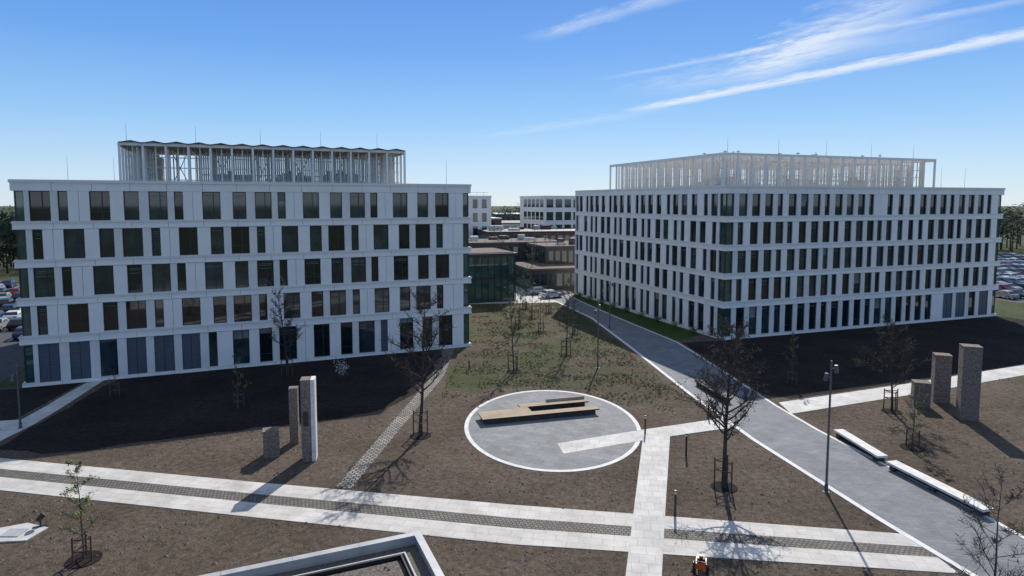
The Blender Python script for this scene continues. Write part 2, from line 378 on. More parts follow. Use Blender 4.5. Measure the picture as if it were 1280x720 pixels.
def pergola(par,x0,x1,y0,y1,zr,zt,bay,pv,seed):
    b=MB();rr=random.Random(seed)
    nx=round((x1-x0)/bay);ny=round((y1-y0)/bay);bx_=(x1-x0)/nx;by_=(y1-y0)/ny
    xs=[x0+i*bx_ for i in range(nx+1)];ys=[y0+i*by_ for i in range(ny+1)]
    def col(x,y,c=.12): b.box((x-c,y-c,zr),(x+c,y+c,zt-.2),'steel')
    for x in xs:
        for y in (y0,y1): col(x,y)
        col(x,y0+2.2,.09);col(x+bx_*.5 if x<x1-.1 else x-bx_*.5,y0+1.1,.07)
    for y in ys[1:-1]:
        for x in (x0,x1): col(x,y)
        col(x0+2.2,y,.09);col(x1-2.2,y,.08);col(x0+1.1,y+by_*.5,.07)
    for x in xs[::2]:
        for y in ys[2:-1:2]: col(x,y,.07)
    for i in range(nx*4):
        if i%4: x=x0+i*bx_/4;b.box((x-.03,y0+1.6,zr),(x+.03,y0+1.72,zt-.43),'mesh')
    for i in range(ny*4):
        if i%4: y=y0+i*by_/4;b.box((x0+1.6,y-.03,zr),(x0+1.72,y+.03,zt-.43),'mesh');b.box((x1-1.72,y-.03,zr),(x1-1.6,y+.03,zt-.43),'mesh')
    for x in xs: b.box((x-.07,y0+.121,zt-.42),(x+.07,y1-.121,zt-.203),'steel')
    for y in (y0,y1): b.box((x0-.13,y-.13,zt-.30),(x1+.13,y+.13,zt+.02),'steel')
    for x in (x0,x1): b.box((x-.11,y0+.131,zt-.299),(x+.11,y1-.131,zt+.018),'steel')
    for y in ys[1:-1]: b.box((x0+.12,y-.05,zt-.2),(x1-.12,y+.05,zt-.04),'steel')
    for z in (zr+1.2,zr+2.6,zr+3.8):
        b.box((x0+.2,y0+2.2-.05,z),(x1-.2,y0+2.2+.05,z+.1),'steel')
        b.box((x0+2.2-.05,y0+2.4,z),(x0+2.2+.05,y1-.2,z+.1),'steel')
        b.box((x1-2.2-.05,y0+2.4,z),(x1-2.2+.05,y1-.2,z+.1),'steel')
    for i in range(0,nx,2):
        b.tube([(xs[i],y0+2.4,zr),(xs[i+1],y0+2.4,zt-.3)],[.05,.05],'steel',4)
        b.tube([(xs[i+1],y0+5,zr),(xs[i],y0+5,zt-.3)],[.05,.05],'steel',4)
    o=b.obj('roof_pergola',parent=par)
    s=MB()
    sx0=x0+(x1-x0)*(.24 if pv else .03);x=sx0
    while x<x1-.8:
        s.box((x,y0+3.2,zr),(x+(.19 if pv else .13),y0+3.24,zt-.75),'mesh');x+=.24 if pv else .30
    y=y0+3.4
    while y<y1-1:
        s.box((x0+3.0,y,zr),(x0+3.04,y+.14,zt-.9),'mesh');y+=.40
    s.box((sx0,y0+3.25,zt-.95),(x1-.8,y0+3.31,zt-.8),'mesh');s.box((sx0,y0+3.25,zr+1.9),(x1-.8,y0+3.31,zr+2.02),'mesh')
    s.obj('plant_screen',parent=par)
    e=MB()
    for i in range(9 if pv else 14):
        w=rr.uniform(2,4.5);px=rr.uniform(x0+(9 if pv else 5),x1-7);py=rr.uniform(y0+5,y1-5);h=rr.uniform(1.3,2.8)
        e.box((px,py,zr),(px+w,py+rr.uniform(1.6,3),zr+h),'mesh')
        e.tube([(px+w*.3,py+1,zr+h),(px+w*.3,py+1,zr+h+.6)],[.35,.35],'metalpale',12)
    e.obj('ventilation_unit',parent=par)
    if pv:
        p=MB()
        for i in range(nx):
            xa,xb=xs[i],xs[i+1]
            prof=[(0,.05),(.12,.08),(.5,.26),(.88,.08),(1,.05)]
            for (t0,h0),(t1,h1) in zip(prof[:-1],prof[1:]):
                xo,xx=xa+(xb-xa)*t0,xa+(xb-xa)*t1;zo,zz_=zt+h0,zt+h1;e0,e1=y0-.45,y1+.45
                p.poly([(xo,e0,zo),(xx,e0,zz_),(xx,e1,zz_),(xo,e1,zo)],'pv')
                p.poly([(xo,e0,zo-.1),(xx,e0,zz_-.1),(xx,e0,zz_),(xo,e0,zo)],'pv')
                p.poly([(xo,e0,zo-.1),(xx,e0,zz_-.1),(xx,e1,zz_-.1),(xo,e1,zo-.1)],'pv')
        p.obj('solar_canopy',parent=par)
    else:
        p=MB();x=x0+.6
        while x<x1-.4:
            p.box((x-.03,y0+.14,zt-.035),(x+.03,y1-.14,zt+.03),'steel');x+=.8
        for i in range(22):
            px=rr.uniform(x0+1,x0+(x1-x0)*.75);py=rr.uniform(y0+.5,y0+8)
            p.tube([(px,py,zt),(px,py,zt+rr.uniform(.3,.7))],[.05,.05],'rod',6);p.box((px-.25,py-.1,zt+.25),(px+.25,py+.1,zt+.36),'rod')
        p.obj('trellis_top',parent=par)
def office(name,loc,ang,L,D,front,left,right,perg,seed):
    par=empty(name,loc,ang)
    wb=MB();gb=MB()
    facade(wb,gb,lambda s,d:(s,d),L,front,19.6,False,seed)
    facade(wb,gb,lambda s,d:(d,s),D,left,19.6,True,seed+1)
    facade(wb,gb,lambda s,d:(L-d,s),D,right,19.6,True,seed+2)
    wb.obj('walls',parent=par);gb.obj('windows',parent=par)
    b=MB();b.box((.451,.451,0),(L-.451,D-.01,18.85),'darkclad');b.box((.5,.5,18.86),(L-.5,D-.1,18.95),'roofmat')
    b.box((.45,D-.4,18.96),(L-.45,D,19.6),'panel');b.box((0,D+.002,0),(L,D+.2,19.6),'panel')
    b.obj('core',parent=par)
    pergola(par,*perg)
    r=MB();rr=random.Random(seed)
    for i in range(9):
        x=1+(L-2)*(i+rr.uniform(-.2,.2))/8.3;y=rr.choice([.8,4,D*.5]);r.tube([(x,y,18.9),(x,y,18.9+3.9)],[.03,.012],'rod',5)
    for i in range(5):
        x=perg[0]+(perg[1]-perg[0])*(i+.1)/4.6;r.tube([(x,perg[2]+.3,perg[5]-.2),(x,perg[2]+.3,perg[5]+2.2)],[.03,.012],'rod',5)
    r.obj('lightning_rods',parent=par)
    return par
LL=45.0
A1=expand([(.1,1.75),(2.35,3.15),(4.9,6.6),(7.75,9.05)],9.8,1.3,LL,1.6)
B1=expand([(.1,.9),(2.55,4.25),(5.45,6.7),(7.4,9.15)],9.8,1.4,LL,1.6)
G1=[(1.4,3.1,'d'),(3.9,5.6,'d'),(6.4,7.9,'w'),(8.7,10.4,'d'),(11.1,12.9,'d'),(13.6,15.3,'d')]+[(16.1,16.9,'w'),(18.4,20.0,'w'),(21,22.3,'w'),(23,24.8,'w'),(26.6,28.3,'w'),(29.5,30.8,'w'),(31.5,33.3,'w'),(34,34.8,'d'),(36.2,37.8,'w'),(38.9,40.1,'w'),(40.9,42.6,'w')]
sideA=lambda D:expand([(.1,1.4),(2.1,2.9),(4.3,5.6),(6.6,7.9)],8.6,1.6,D,1.6)
sideB=lambda D:expand([(.1,.9),(2.2,3.5),(4.3,5.6),(6.9,7.8)],8.6,1.8,D,1.6)
office('white_office_building',(-46.4,59.4,0),math.atan2(17.5,41.5),LL,32,
  rowsfor(LL,A1,B1,G1,9.8),rowsfor(32,sideA(32),sideB(32),sideA(32),9,cw=1.0),rowsfor(32,sideA(32),sideB(32),sideA(32),9),
  (7.3,39.6,10.8,26,18.9,24.2,2.31,True,3),5)
RL=51.2
A2=expand([(0,1.3),(2.05,3.3),(4.1,5.35),(6.1,6.95)],7.9,2.0,RL,1.6)
B2=expand([(0,.85),(1.9,3.15),(4.0,5.25),(6.0,7.25)],7.9,1.9,RL,1.6)
G2=[(a,b,'w') for a,b,_ in expand([(0,1.3),(2.05,3.3),(4.1,5.35),(6.1,7.1)],7.9,2.0,38,1.0)]+[(39.3,41.3,'d'),(42,44,'d'),(44.8,46.2,'w'),(47,49,'d')]
office('white_office_building',(26.8,80.3,0),math.atan2(17.5,48.1),RL,43.3,
  rowsfor(RL,A2,B2,G2,7.9,triple=[27.3,29.4,31.5],cw=1.25),rowsfor(43.3,sideA(43.3),sideB(43.3),sideB(43.3),9,cw=1.25),rowsfor(43.3,sideA(43.3),sideB(43.3),sideA(43.3),9,cw=1.25),
  (6.6,48.4,9.2,42,18.9,24.5,2.4,False,8),15)

def block(name,loc,ang,L,D,H,floors,wall,glass,ww=1.4,gap=1.1,top=None,fh=.62):
    par=empty(name,loc,ang);b=MB();b.box((0,0,0),(L,D,H),wall);b.box((-.15,-.15,H+.002),(L+.15,D+.15,H+.35),top or wall)
    b.obj('walls',parent=par);w=MB();fl=H/floors;rr=random.Random(int(L*10))
    for i in range(floors):
        z0=i*fl+fl*.2;z1=z0+fl*fh
        x=.7
        while x+ww<L-.4:
            w.box((x,-.05,z0),(x+ww,-.002,z1),rr.choice(glass));w.box((x-.06,-.09,z0-.1),(x+ww+.06,-.003,z0-.003),'frame')
            x+=ww+gap
        y=.7
        while y+ww<D-.4:
            w.box((-.05,y,z0),(-.002,y+ww,z1),rr.choice(glass));w.box((L+.002,y,z0),(L+.05,y+ww,z1),rr.choice(glass));y+=ww+gap
    w.obj('windows',parent=par);return par
def roofkit(loc,ang,L,D,H,seed,n=7):
    rr=random.Random(seed);b=MB()
    for i in range(n):
        x=rr.uniform(1,L-3);y=rr.uniform(1,D-3);w=rr.uniform(1,3)
        b.box((x,y,H),(x+w,y+rr.uniform(1,2.4),H+rr.uniform(.5,1.4)),rr.choice(['mesh','metalpale','darkclad']))
    b.box((.3,.3,H+.9),(L-.3,.34,H+.96),'frame')
    for i in range(int(L/2)): b.box((.3+i*2,.3,H),(.35+i*2,.34,H+.899),'frame')
    b.obj('rooftop_equipment',(loc[0],loc[1],0),ang)
def pavilion(loc,ang,L,D,H,name='glass_pavilion'):
    par=empty(name,loc,ang);b=MB();b.box((.1,.1,0),(L-.1,D-.1,H-.5),'g4');b.obj('glazing',parent=par)
    f=MB();f.box((-.3,-.3,H-.5),(L+.3,D+.3,H),'darkclad');f.box((0,0,0),(L,.099,.3),'frame')
    x=0
    while x<=L: f.box((x-.03,-.05,.3),(x+.03,.098,H-.51),'frame');x+=1.2
    y=0
    while y<=D: f.box((L-.098,y-.03,.3),(L+.05,y+.03,H-.51),'frame');f.box((-.05,y-.03,.3),(.098,y+.03,H-.51),'frame');y+=1.2
    f.box((-.06,-.07,H*.48),(L+.06,.097,H*.52),'frame');f.obj('mullions',parent=par)
    f=MB();f.box((.3,.3,H+.002),(L-.3,D-.3,H+.12),'brownroof');f.obj('roof',parent=par)
pavilion((-12,108,0),GA*.9,13.5,12,8.6)
block('low_dark_building',(3.5,124,0),GA*.7,12,14,4.2,1,'darkclad',['g2','g3'],1.2,.4,'brownroof')
block('low_brown_building',(-14,140,0),GA*.6,26,14,8.2,2,'darkclad',['g2','g3'],1.2,.8,'brownroof');roofkit((-14,140),GA*.6,26,14,8.55,3)
block('low_brown_building',(7,133,0),GA*.8,16,16,8.0,2,'darkclad',['g3','g2'],1.0,.5,'brownroof');roofkit((7,133),GA*.8,16,16,8.35,4)
block('low_brown_building',(-6,165,0),GA*.6,30,16,9.5,2,'brownroof',['g2','g3'],1.2,.8,'darkclad');roofkit((-6,165),GA*.6,30,16,9.85,5)
block('white_office_wing',(-34,170,0),GA,30.5,20,18.9,5,'panel',['g1','g2','g3'],1.4,1.3);roofkit((-34,170),GA,30,20,19.25,6,9)
block('white_office_wing',(9.6,190,0),GA,40,18,19.0,5,'panel',['g1','g2','g3'],2.2,.8)
block('distant_hall',(-8,330,0),.1,60,30,11,2,'darkclad',['g2'],3,2,'mesh')
block('distant_hall',(30,380,0),-.1,60,30,14,3,'concrete',['g2'],3,2)
block('distant_hall',(-4,250,0),.2,26,30,9,2,'concrete',['g2'],2,1.5,'darkclad')
block('distant_hall',(-12,205,0),.3,9,14,12,3,'brownroof',['g2','g3'],1.4,1,'mesh')
sheet('courtyard_paving',[(-8,109),(8,111),(12,121),(8,150),(-14,150),(-12,120)],.015,'concrete')
par=empty('low_gravel_roof_annex',(-4.1,27.15,0),GA)
b=MB();b.box((-24,-14,0),(0,0,2.6),'concrete')
for a,c in (((-24,-.22,2.601),(0,0,3.05)),((-.22,-14,2.602),(0,-.222,3.05)),):
    b.box(a,c,'metalpale')
for i in range(9):
    b.box((-24+i*2.67+.006 if i else -24,-.27,3.051),(-24+(i+1)*2.67-.006 if i<8 else .05,.05,3.1),'metalpale')
b.box((-.27,-14,3.051),(.05,-.271,3.1),'metalpale')
b.obj('walls',parent=par)
b=MB();b.box((-23.9,-13.9,2.603),(-.23,-.23,2.66),'gravel');b.obj('gravel',parent=par)
b=MB()
for off,h,w,m_ in ((.95,2.85,.07,'metalpale'),(1.15,2.9,.06,'black')):
    b.box((-22,-off-w,2.66),(-off+.1,-off,h),m_);b.box((-off+.1-w,-13,2.66),(-off+.1,-off-w-.002,h),m_)
b.obj('skylight_frame',parent=par)
b=MB();b.box((-21,-13,2.7),(-1.3,-1.45,2.82),'gravel')
for i in range(160):
    x=R.uniform(-20,-1.6);y=R.uniform(-5,-1.7);s=R.uniform(.04,.10);b.box((x,y,2.815),(x+s,y+s,2.82+s),'tuft' if i%3 else 'clod',R.random())
b.obj('planted_roof_tray',parent=par)

# ------------------------------------------------------------------ trees
def tree(name,loc,h,r,seed,limbs=16,spread=2.2,sub=6,tw=4,start=.25,leaf=None,nleaf=0,ls=.06,bark='bark',up=.75,tk=1.0):
    rr=random.Random(seed);b=MB()
    def path(p,d,L,n,wob,upb):
        pts=[p.copy()];d=d.normalized()
        for i in range(n):
            d=(d+Vector((rr.uniform(-wob,wob),rr.uniform(-wob,wob),rr.uniform(-wob,wob)+upb))).normalized()
            p=p+d*(L/n);pts.append(p.copy())
        return pts
    tr=path(Vector((0,0,0)),Vector((0,0,1)),h*.97,9,.05,.12)
    rad=[r*(1-.88*(i/9)**.9) for i in range(10)];rad[0]*=1.25
    b.tube(tr,rad,bark,7)
    tips=[]
    def at(pts,t):
        f=t*(len(pts)-1);i=min(int(f),len(pts)-2);return pts[i].lerp(pts[i+1],f-i)
    for i in range(limbs):
        t=start+(.97-start)*(i+rr.random())/limbs
        a=i*2.4+rr.uniform(-.5,.5);el=rr.uniform(.25,.7)*up*1.4
        L=spread*(1.15-.75*(t-start)/(1-start))*rr.uniform(.7,1.1)
        d=Vector((math.cos(a),math.sin(a),math.tan(min(el,1.2))))
        p=at(tr,t);lp=path(p,d,L,5,.16,.10);lr=r*(1-.85*t)*.5*tk
        b.tube(lp,[lr*(1-.8*k/5) for k in range(6)],bark,4,False)
        for j in range(sub):
            t2=.2+.8*(j+rr.random())/sub;q=at(lp,t2);dd=(lp[-1]-lp[0]).normalized()
            d2=dd+Vector((rr.uniform(-1,1),rr.uniform(-1,1),rr.uniform(-.5,.9)))*.8
            sp=path(q,d2,L*rr.uniform(.25,.45),3,.2,.08);sr=max(lr*.38,.011*tk)
            b.tube(sp,[sr,sr*.8,sr*.6,sr*.35],bark,3,False);tips.append(sp[-1])
            for k in range(tw):
                q2=at(sp,rr.uniform(.2,1));d3=Vector((rr.uniform(-1,1),rr.uniform(-1,1),rr.uniform(-.4,1)))
                tp=path(q2,d3,L*rr.uniform(.12,.26),2,.2,.05)
                b.tube(tp,[.013*tk,.010*tk,.006*tk],bark,3,False);tips.append(tp[-1]);tips.append(tp[1])
    if leaf:
        k=b.mi(leaf)
        for i in range(nleaf):
            p=rr.choice(tips)+Vector((rr.gauss(0,.07),rr.gauss(0,.07),rr.gauss(0,.07)))
            u=Vector((rr.uniform(-1,1),rr.uniform(-1,1),rr.uniform(-1,1))).normalized();v=u.orthogonal().normalized();s=ls*rr.uniform(.6,1.4)
            n=len(b.v);b.v+=[tuple(p-u*s),tuple(p+v*s*.5),tuple(p+u*s),tuple(p-v*s*.5)];b.f.append((n,n+1,n+2,n+3));b.m.append(k)
    return b.obj(name,(loc[0],loc[1],0),rr.uniform(0,6))
def stakes(loc,s=.55,h=1.7):
    b=MB();P=[]
    for i in range(3):
        a=i*2.094+.4;x,y=s*math.cos(a),s*math.sin(a);P.append((x,y));b.tube([(x,y,0),(x,y,h)],[.05,.045],'stake',7)
    for i in range(3):
        p,q=P[i],P[(i+1)%3]
        for z in (h-.15,h-.75): b.tube([(p[0],p[1],z),(q[0],q[1],z)],[.035,.035],'stake',5)
    b.tube([(P[0][0],P[0][1],h-.3),(0,0,h-.25)],[.02,.02],'black',4)
    b.obj('tree_stakes',(loc[0],loc[1],0),R.random()*6)
    r=MB();r.prism(ell(0,0,.8,.8,16),0,.05,'mulch_and_shade');r.obj('mulch_ring',(loc[0],loc[1],0))
T=[((-6.9,46.9),10.9,.15,26,3.1,'bark2',None,0),((13.1,38.2),10.4,.16,32,2.9,'bark2','dryleaf',2200),
 ((-22.7,63.5),8.8,.12,20,2.3,'bark2',None,0),((.2,65.1),9.4,.08,16,1.3,'bark','bud',600),((6.2,72),9.0,.09,18,1.9,'bark',None,0),
 ((31.9,52.5),7.4,.11,22,2.7,'bark2','dryleaf',900)]
for i,(l,h,r,n,sp,bk,lf,nl) in enumerate(T):
    tree('bare_young_tree',l,h,r,40+i,n,sp,7,7,.28,lf,nl,.06,bk,tk=1.3);stakes(l,.6,1.9)
S2=[((-21.1,30.2),5.2,.05,14,.95,'leafg',1000),((28.7,44.6),4.6,.05,10,1.0,'bud',500),((-23.4,53.5),4.8,.05,10,.9,'bud',150),
 ((3.8,85.5),5.2,.05,10,1.2,'bud',200),((.9,88),7.5,.06,12,1.3,'leafg',1300),((27.1,60.7),5.2,.05,11,1.0,'leafg',300),((-36,56.9),3.5,.04,8,.7,None,0),
 ((3.0,95),6,.06,10,1.3,'bud',300),((5.8,100),6,.06,10,1.3,None,0),((2.2,104),6.5,.06,11,1.5,'leafg',600),((8.3,84),6.2,.06,11,1.4,None,0)]
for i,(l,h,r,n,sp,lf,nl) in enumerate(S2):
    tree('sapling',l,h,r,80+i,n,sp,5,3,.25,lf,nl,.06);stakes(l,.45,1.3)
tree('bare_young_tree',(19.9,25.2),6.3,.07,99,18,2.0,7,6,.2,None,0)
for i,l in enumerate([(4,128),(-2,125),(9,150),(-5,158)]): tree('bare_young_tree',l,10+i%2*2,.12,120+i,18,3.0,5,4,.25,'bud',300,.1,'bark')
def shrub(name,loc,h,seed,leaf,n,ls=.06,sp=.8):
    rr=random.Random(seed);b=MB();k=b.mi(leaf);tips=[]
    for i in range(14):
        a=rr.random()*6.28;e=Vector((math.cos(a)*sp*rr.uniform(.3,1),math.sin(a)*sp*rr.uniform(.3,1),h*rr.uniform(.6,1)))
        m=e*.5+Vector((0,0,.1));b.tube([(0,0,0),m,e],[.02,.014,.006],'bark',4,False);tips+=[m,e,(m+e)/2]
    for i in range(n):
        p=rr.choice(tips)+Vector((rr.gauss(0,.16),rr.gauss(0,.16),rr.gauss(0,.16)))
        u=Vector((rr.uniform(-1,1),rr.uniform(-1,1),rr.uniform(-1,1))).normalized();v=u.orthogonal().normalized();s=ls*rr.uniform(.6,1.4)
        q=len(b.v);b.v+=[tuple(p-u*s),tuple(p+v*s*.6),tuple(p+u*s),tuple(p-v*s*.6)];b.f.append((q,q+1,q+2,q+3));b.m.append(k)
    b.obj(name,(loc[0],loc[1],0))
shrub('blossom_shrub',(-16.9,62.1),2.0,5,'blossom',260,.05)
shrub('shrub',(38.9,70),1.8,6,'dryleaf',300);shrub('shrub',(36.5,66),1.4,7,'bud',250);shrub('shrub',(44,70),1.5,8,'dryleaf',300)
for i in range(9):
    t=i/8;shrub('shrub',(24.0-11.7*t+.1,84+33*t),.9,20+i,'leafg' if i%2 else 'treemass2',260,.07,.7)
def belt(name,pts,seed,m,hmin,hmax,n,dens=110,ls=.9):
    rr=random.Random(seed);b=MB();k=b.mi(m)
    for i in range(n):
        t=rr.random()*(len(pts)-1);j=min(int(t),len(pts)-2);f=t-j
        x=pts[j][0]*(1-f)+pts[j+1][0]*f+rr.gauss(0,7);y=pts[j][1]*(1-f)+pts[j+1][1]*f+rr.gauss(0,9)
        h=rr.uniform(hmin,hmax);w=h*rr.uniform(.25,.42)
        b.tube([(x,y,0),(x,y,h*.6)],[.3,.15],'bark2',4,False)
        for c in range(dens):
            a=rr.random()*6.28;ph=math.acos(rr.uniform(-1,1));q=rr.random()**.4
            px=x+w*q*math.sin(ph)*math.cos(a);py=y+w*q*math.sin(ph)*math.sin(a);pz=h*.6+h*.4*q*math.cos(ph)
            u=Vector((rr.gauss(0,1),rr.gauss(0,1),rr.gauss(0,1))).normalized();v=u.orthogonal().normalized();s=ls*rr.uniform(.4,1.2)
            p=Vector((px,py,pz));nn_=len(b.v);b.v+=[tuple(p-u*s),tuple(p+v*s*.6),tuple(p+u*s)];b.f.append((nn_,nn_+1,nn_+2));b.m.append(k)
    b.obj(name)
belt('distant_tree_belt',[(-420,330),(-250,420),(-60,480),(120,480),(300,430),(480,300)],1,'treemass',12,18.5,330)
belt('distant_tree_belt',[(-400,260),(-210,300),(-130,200),(-125,150)],2,'treemass2',9,16,90,140)
belt('distant_tree_belt',[(150,235),(185,240),(230,260),(330,260)],3,'treemass2',13,18.6,90,170)
belt('distant_tree_belt',[(-20,280),(20,310),(60,320)],4,'treemass',10,16,30)

# ------------------------------------------------------------------ street furniture
def lamp(loc,h=7.9,rz=0):
    b=MB();b.tube([(0,0,0),(0,0,.5),(0,0,.52),(0,0,h)],[.11,.11,.075,.055],'pole',10)
    b.box((-.16,-.16,0),(.16,.16,.03),'pole')
    for z,a in ((h-.35,0),(h-.9,2.1)):
        c,s=math.cos(a),math.sin(a)
        b.tube([(0,0,z),(.28*c,.28*s,z)],[.025,.025],'pole',6)
        b.tube([(.28*c,.28*s,z+.2),(.33*c,.33*s,z-.22)],[.11,.13],'pole',10);b.tube([(.33*c,.33*s,z-.221),(.333*c,.333*s,z-.24)],[.11,.11],'lens',10)
    b.tube([(0,0,h),(0,0,h+.12)],[.08,.05],'pole',10)
    b.obj('street_lamp',(loc[0],loc[1],0),rz)
lamp((19.1,37.6),8.0);lamp((9.1,66.7),6.9,1);lamp((-38.3,48.6),5.0,2);lamp((13.6,88),6.5)
def bollard(loc,h=1.3):
    b=MB();b.tube([(0,0,0),(0,0,h-.22)],[.07,.07],'black',10);b.tube([(0,0,h-.22),(0,0,h-.08)],[.055,.055],'lens',10);b.tube([(0,0,h-.08),(0,0,h)],[.075,.07],'black',10)
    b.obj('bollard_light',(loc[0],loc[1],0))
bollard((10.1,47.3),1.45);bollard((12.1,43.2),1.6);bollard((9.15,34.6),1.5);bollard((16.0,50.9),1.3);bollard((-4.5,66),1.2)
par=empty('plaza_bench',(-2.3,49.0,.054),math.radians(15.5))
b=MB();b.box((0,0,.40),(9.9,.85,.5),'wood');b.box((0,.852,.40),(4.3,1.9,.5),'wood');b.box((3.7,2.1,.40),(9.8,2.95,.5),'wood')
b.box((3.0,1.902,.40),(4.3,2.098,.495),'wood');b.obj('seat_deck',parent=par)
b=MB();b.box((.25,.15,0),(9.6,.7,.399),'darkwood');b.box((.25,.9,0),(4.0,1.7,.399),'darkwood');b.box((4.0,2.25,0),(9.5,2.8,.399),'darkwood');b.obj('base',parent=par)
b=MB();b.box((6.2,2.86,.501),(9.7,2.93,.72),'wood');b.obj('backrest',parent=par)
def longbench(p,q,w,m1,m2,h=.48):
    p=Vector(p);q=Vector(q);d=q-p;L=d.length;a=math.atan2(d.y,d.x);par=empty('long_bench',(p.x,p.y,.03),a)
    b=MB();b.box((0,-w/2,h-.14),(L,w/2,h),m1);b.obj('seat',parent=par)
    b=MB();n=max(2,int(L/1.8))
    for i in range(n): 
        x=.4+(L-.8)*i/(n-1);b.box((x-.2,-w/2+.08,0),(x+.2,w/2-.08,h-.141),m2)
    b.box((.2,-.05,0),(L-.2,.05,h-.142),m2);b.obj('plinth',parent=par)
longbench((24.6,47.0),(25.0,41.9),.75,'palestone','darkclad');longbench((25.1,41.1),(26.6,34.4),.8,'palestone','darkclad')
longbench((17.9,60.4),(18.9,54.6),.7,'darkwood','black')
def pillar(loc,w,d,h,rz,pale=False):
    par=empty('stone_pillar',(loc[0],loc[1],0),rz);b=MB();n=max(2,round(h/.62));hh=h/n
    for i in range(n):
        j=R.uniform(-.012,.012);b.box((-w/2+j,-d/2+j,i*hh+.008),(w/2+j,d/2+j,(i+1)*hh-.008),'brownstone')
    b.box((-w/2+.03,-d/2+.03,0),(w/2-.03,d/2-.03,h-.05),'darkclad');b.box((-w/2-.02,-d/2-.02,h-.006),(w/2+.02,d/2+.02,h+.05),'brownstone')
    if pale: b.box((w/2+.024,-d/2-.02,0),(w/2+.30,d/2+.02,h+.05),'palestone')
    b.obj('stone_courses',parent=par)
    if pale:
        b=MB();b.box((-w*.3,-d/2-.06,h*.45),(w*.25,-d/2-.025,h*.62),'black');b.obj('plaque',parent=par)
pillar((-14.0,42.6),.62,.95,5.6,math.radians(11),True);pillar((-15.9,45.6),.6,.6,4.1,math.radians(11));pillar((-16.7,43.2),1.05,.85,1.85,math.radians(20))
pillar((37.8,55.3),1.25,1.1,4.2,math.radians(-20));pillar((37.0,50.8),1.3,1.15,6.0,math.radians(-20));pillar((35.3,54.1),1.25,1.1,2.1,math.radians(-20))
par=empty('walk_behind_tiller',(8.95,29.0,.04),math.radians(70))
b=MB();b.box((-.3,-.24,.35),(.35,.24,.62),'orange');b.box((-.18,-.18,.62),(.22,.18,.82),'black');b.tube([(-.05,0,.82),(-.05,0,.92)],[.09,.09],'orange',10);b.obj('engine_cover',parent=par)
b=MB()
for y in (-.3,.3): b.tube([(.0,y-.07,.25),(.0,y+.07,.25)],[.25,.25],'rubber',16)
b.tube([(0,-.3,.25),(0,.3,.25)],[.03,.03],'black',6)
for i in range(5): b.box((.45,-.2+i*.08,.05),(.5,-.16+i*.08,.4),'black',i*.25)
b.obj('wheels_and_tines',parent=par)
b=MB()
for y in (-.2,.2): b.tube([(-.2,y,.5),(-.7,y*1.3,.95),(-1.0,y*1.4,1.1),(-1.15,y*1.4,1.1)],[.022]*4,'black',6)
b.tube([(-.7,-.26,.95),(-.7,.26,.95)],[.02,.02],'black',6);b.obj('handlebar',parent=par)
b=MB();b.tube([(0,0,.08),(0,0,.5)],[.04,.04],'black',8);b.tube([(-.12,0,.45),(.18,0,.75)],[.13,.16],'black',12);b.box((-.35,-.1,.05),(.3,.1,.12),'black');b.obj('ground_spotlight',(-25.5,33.3,0),.6)
CC=[('white',(.7,.7,.7)),('silver',(.4,.41,.42)),('black',(.015,.015,.017)),('blue',(.03,.06,.16)),('red',(.3,.02,.02)),('grey',(.12,.125,.13))]
for nm,c in CC: M['car_'+nm]=mat('car_paint_'+nm,c,.25,.03,2,spec=.6,metal=.2)
car_me=[]
for nm,c in CC:
    b=MB();W=.88
    prof=[(-2.15,.35),(-2.2,.75),(-2.0,.95),(-1.75,1.0),(-1.3,1.42),(.3,1.46),(1.05,1.0),(2.0,.82),(2.2,.6),(2.15,.32)]
    n=len(b.v);k=b.mi('car_'+nm);kg=b.mi('g1')
    def wd(z): return W if z<=1.0 else W*.80
    for sgn in (-1,1): b.v+=[(x,sgn*wd(z),z) for x,z in prof]
    K=len(prof);b.f.append(tuple(n+i for i in range(K)));b.m.append(k);b.f.append(tuple(n+K+i for i in range(K))[::-1]);b.m.append(k)
    for i in range(K):
        j=(i+1)%K;b.f.append((n+i,n+j,n+K+j,n+K+i));b.m.append(kg if i in(3,5) else k)
    for sgn in (-1,1):
        b.poly([(-1.45,sgn*(W+.006),1.0),(.85,sgn*(W+.006),1.0),(.25,sgn*(W*.8+.01),1.4),(-1.2,sgn*(W*.8+.01),1.38)],'g1')
        for x in (-1.35,1.35): b.tube([(x,sgn*(W-.2),.33),(x,sgn*(W+.02),.33)],[.33,.33],'rubber',14);b.tube([(x,sgn*(W+.021),.33),(x,sgn*(W+.03),.33)],[.2,.2],'metalpale',10)
        b.box((2.12,sgn*.55-.18,.6),(2.21,sgn*.55+.18,.72),'lens');b.box((-2.22,sgn*.6-.15,.72),(-2.14,sgn*.6+.15,.85),'car_red')
    o=b.obj('parked_car');car_me.append(o.data);bpy.data.objects.remove(o)
def car(x,y,rz,me=None):
    o=bpy.data.objects.new('parked_car',me or R.choices(car_me,[4,4,4,2,1,3])[0]);scene.collection.objects.link(o);o.location=(x,y,.03);o.rotation_euler=(0,0,rz)
